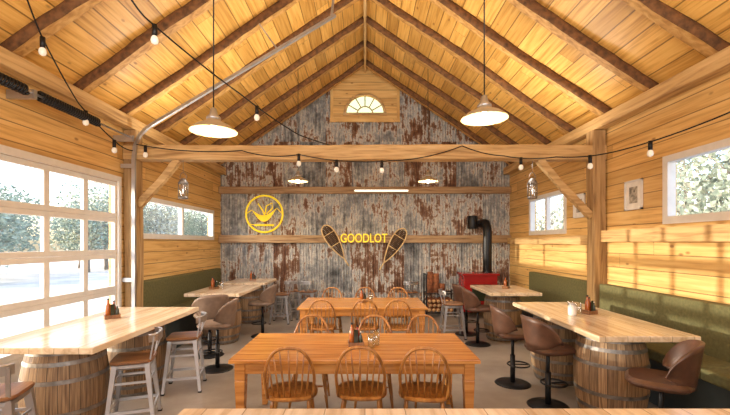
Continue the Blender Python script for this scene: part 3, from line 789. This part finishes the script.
g.tube([(px-0.25, 9.68, 2.42), (px-0.25, 9.68, 2.1)], 0.12, 18, 1); g.cyl((px-0.25, 9.68, 2.24), (px, 9.68, 2.24), 0.06, n=12, mat=1)
g.obj('wood_stove', [M_red, M_black, M_dkglass], bevel=0.01)
# firewood rack
g = MB(); x0, x1, y0, y1 = 1.45, 2.12, 9.2, 9.6
for x in (x0, x1):
    for y in (y0, y1): g.beam((x, y, 0), (x, y, 1.0 if x == x0 else 0.6), 0.03, 0.03, 0)
for y in (y0, y1): g.beam((x0, y, 0.1), (x1, y, 0.1), 0.025, 0.025, 0); g.beam((x0, y, 0.55), (x1, y, 0.55), 0.025, 0.025, 0)
g.beam((x0, y0, 1.0), (x0, y1, 1.0), 0.025, 0.025); g.beam((x1, y0, 0.6), (x1, y1, 0.6), 0.025, 0.025)
for r in range(3):
    for k in range(6):
        xx = x0+0.07+k*0.103+(r % 2)*0.02; zz = 0.17+r*0.105; rr = random.uniform(0.045, 0.05)
        g.cyl((xx, y0-0.02, zz), (xx, y1, zz), rr, n=9, mat=1)
        g.cyl((xx, y0-0.024, zz), (xx, y0-0.019, zz), rr*0.9, n=9, mat=2)
for k, hgt in ((0, 0.5), (1, 0.46), (2, 0.22)):
    xx = x0+0.10+k*0.14; g.cyl((xx, y0+0.15, 0.56), (xx+0.02, y0+0.17, 0.56+hgt), 0.085, 0.07, 9, 1)
g.obj('firewood_rack', [M_black, M_log, M_logend])

# ------------------------------------------------------------------ outside trees
def tree_mesh(leaf, seed):
    rd = random.Random(seed); g = MB()
    g.tube([(0, 0, 0), (0.1, 0, 1.5), (0, 0.1, 3.2), (0.05, 0, 5)], 0, 8, 0, radii=[0.16, 0.12, 0.08, 0.04])
    for k in range(10):
        a = rd.random()*6.28; z = rd.uniform(1.0, 4.2); g.tube([(0, 0, z), (math.cos(a)*1.3, math.sin(a)*1.3, z+0.9)], 0, 5, 0, radii=[0.05, 0.015])
    vs = []; fs = []
    for k in range(2600):
        th = rd.random()*6.28; ph = math.acos(rd.uniform(-1, 1)); r = rd.random()**0.4
        c = Vector((math.cos(th)*math.sin(ph)*2.1*r, math.sin(th)*math.sin(ph)*2.1*r, 3.5+math.cos(ph)*2.6*r))
        u = Vector((rd.uniform(-1, 1), rd.uniform(-1, 1), rd.uniform(-1, 1))).normalized(); w_ = u.orthogonal().normalized(); s_ = rd.uniform(0.07, 0.15)
        i = len(vs); vs += [c-u*s_, c+w_*s_*.6, c+u*s_, c-w_*s_*.6]; fs.append((i, i+1, i+2, i+3))
    g.add(vs, fs, 1); return g.mesh('tree', [M_trunk, leaf])
T1, T2 = tree_mesh(M_leaf, 1), tree_mesh(M_leaf2, 2)
rd = random.Random(7)
for i in range(18):
    o = place('tree', (T1, T2)[i % 2], (-17-rd.random()*8, 14+i*1.9+rd.random(), -0.17), rd.random()*6); o.scale = (1, 1, rd.uniform(0.75, 1.1))
for i in range(16):
    o = place('tree', (T2, T1)[i % 2], (13+rd.random()*6, 8+i*2.0+rd.random(), -0.17), rd.random()*6); o.scale = (1, 1, rd.uniform(0.8, 1.15))

# ------------------------------------------------------------------ world and lights
w = bpy.data.worlds.new('World'); scene.world = w; w.use_nodes = True
nt = w.node_tree; bg = nt.nodes['Background']
sky = nt.nodes.new('ShaderNodeTexSky'); sky.sky_type = 'NISHITA'; sky.sun_disc = False; sky.sun_elevation = math.radians(28); sky.sun_rotation = math.radians(250); sky.dust_density = 3
nt.links.new(sky.outputs[0], bg.inputs[0]); bg.inputs[1].default_value = 0.9
def lamp(name, typ, loc, direction, energy, color, **kw):
    l = bpy.data.lights.new(name, typ); l.energy = energy; l.color = color
    for k, v in kw.items(): setattr(l, k, v)
    o = bpy.data.objects.new(name, l); o.location = loc; o.rotation_euler = Vector(direction).to_track_quat('-Z', 'Y').to_euler(); scene.collection.objects.link(o); return o
lamp('sun', 'SUN', (-10, 0, 10), (1, 0.02, -0.085), 3.8, (1.0, 0.92, 0.78), angle=0.012)
lamp('rear_fill', 'AREA', (0, YF+0.25, 2.6), (0, 1, 0.02), 240, (1.0, 0.98, 0.95), shape='RECTANGLE', size=6, size_y=2.8)
lamp('ceiling_fill', 'AREA', (0, 5.97, 3.27), (0, 0, 1), 90, (1.0, 0.93, 0.80), shape='RECTANGLE', size=6.2, size_y=0.15)  # added fill to brighten the ceiling, no fixture on the beam
lamp('ceiling_fill', 'AREA', (0, 1.5, 3.0), (0, 0.15, 1), 120, (1.0, 0.94, 0.84), shape='RECTANGLE', size=5, size_y=1)  # added fill for the front part of the ceiling, no fixture
lamp('room_fill', 'AREA', (0, 5.97, 2.98), (0, 0.25, -1), 65, (1.0, 0.96, 0.90), shape='RECTANGLE', size=5.0, size_y=0.15)  # added downward fill for overall brightness, no lamp hangs here
for name, loc, d, sx, sy in (('portal', (-HW-0.14, (GD[0]+GD[1])/2, 1.32), (1, 0, 0), 3.1, 2.6), ('portal', (-HW-0.14, 7.8, 2.18), (1, 0, 0), 3.1, 0.62),
                             ('portal', (HW+0.14, 3.8, 2.4), (-1, 0, 0), 1.8, 0.73), ('portal', (HW+0.14, 7.85, 2.34), (-1, 0, 0), 1.5, 0.73)):
    o = lamp(name, 'AREA', loc, d, 1, (1, 1, 1), shape='RECTANGLE', size=sx, size_y=sy); o.data.cycles.is_portal = True

scene.view_settings.view_transform = 'Standard'
scene.view_settings.exposure = 0.08

# ------------------------------------------------------------------ camera
cam = bpy.data.cameras.new('camera'); co = bpy.data.objects.new('camera', cam); scene.collection.objects.link(co)
co.location = (0, 0, 1.75); co.rotation_euler = (pi/2, 0, 0)
cam.sensor_width = 36; cam.lens = 36*390/730; cam.shift_x = 0.0; cam.shift_y = 35.5/730
cam.clip_start = 0.05
scene.camera = co
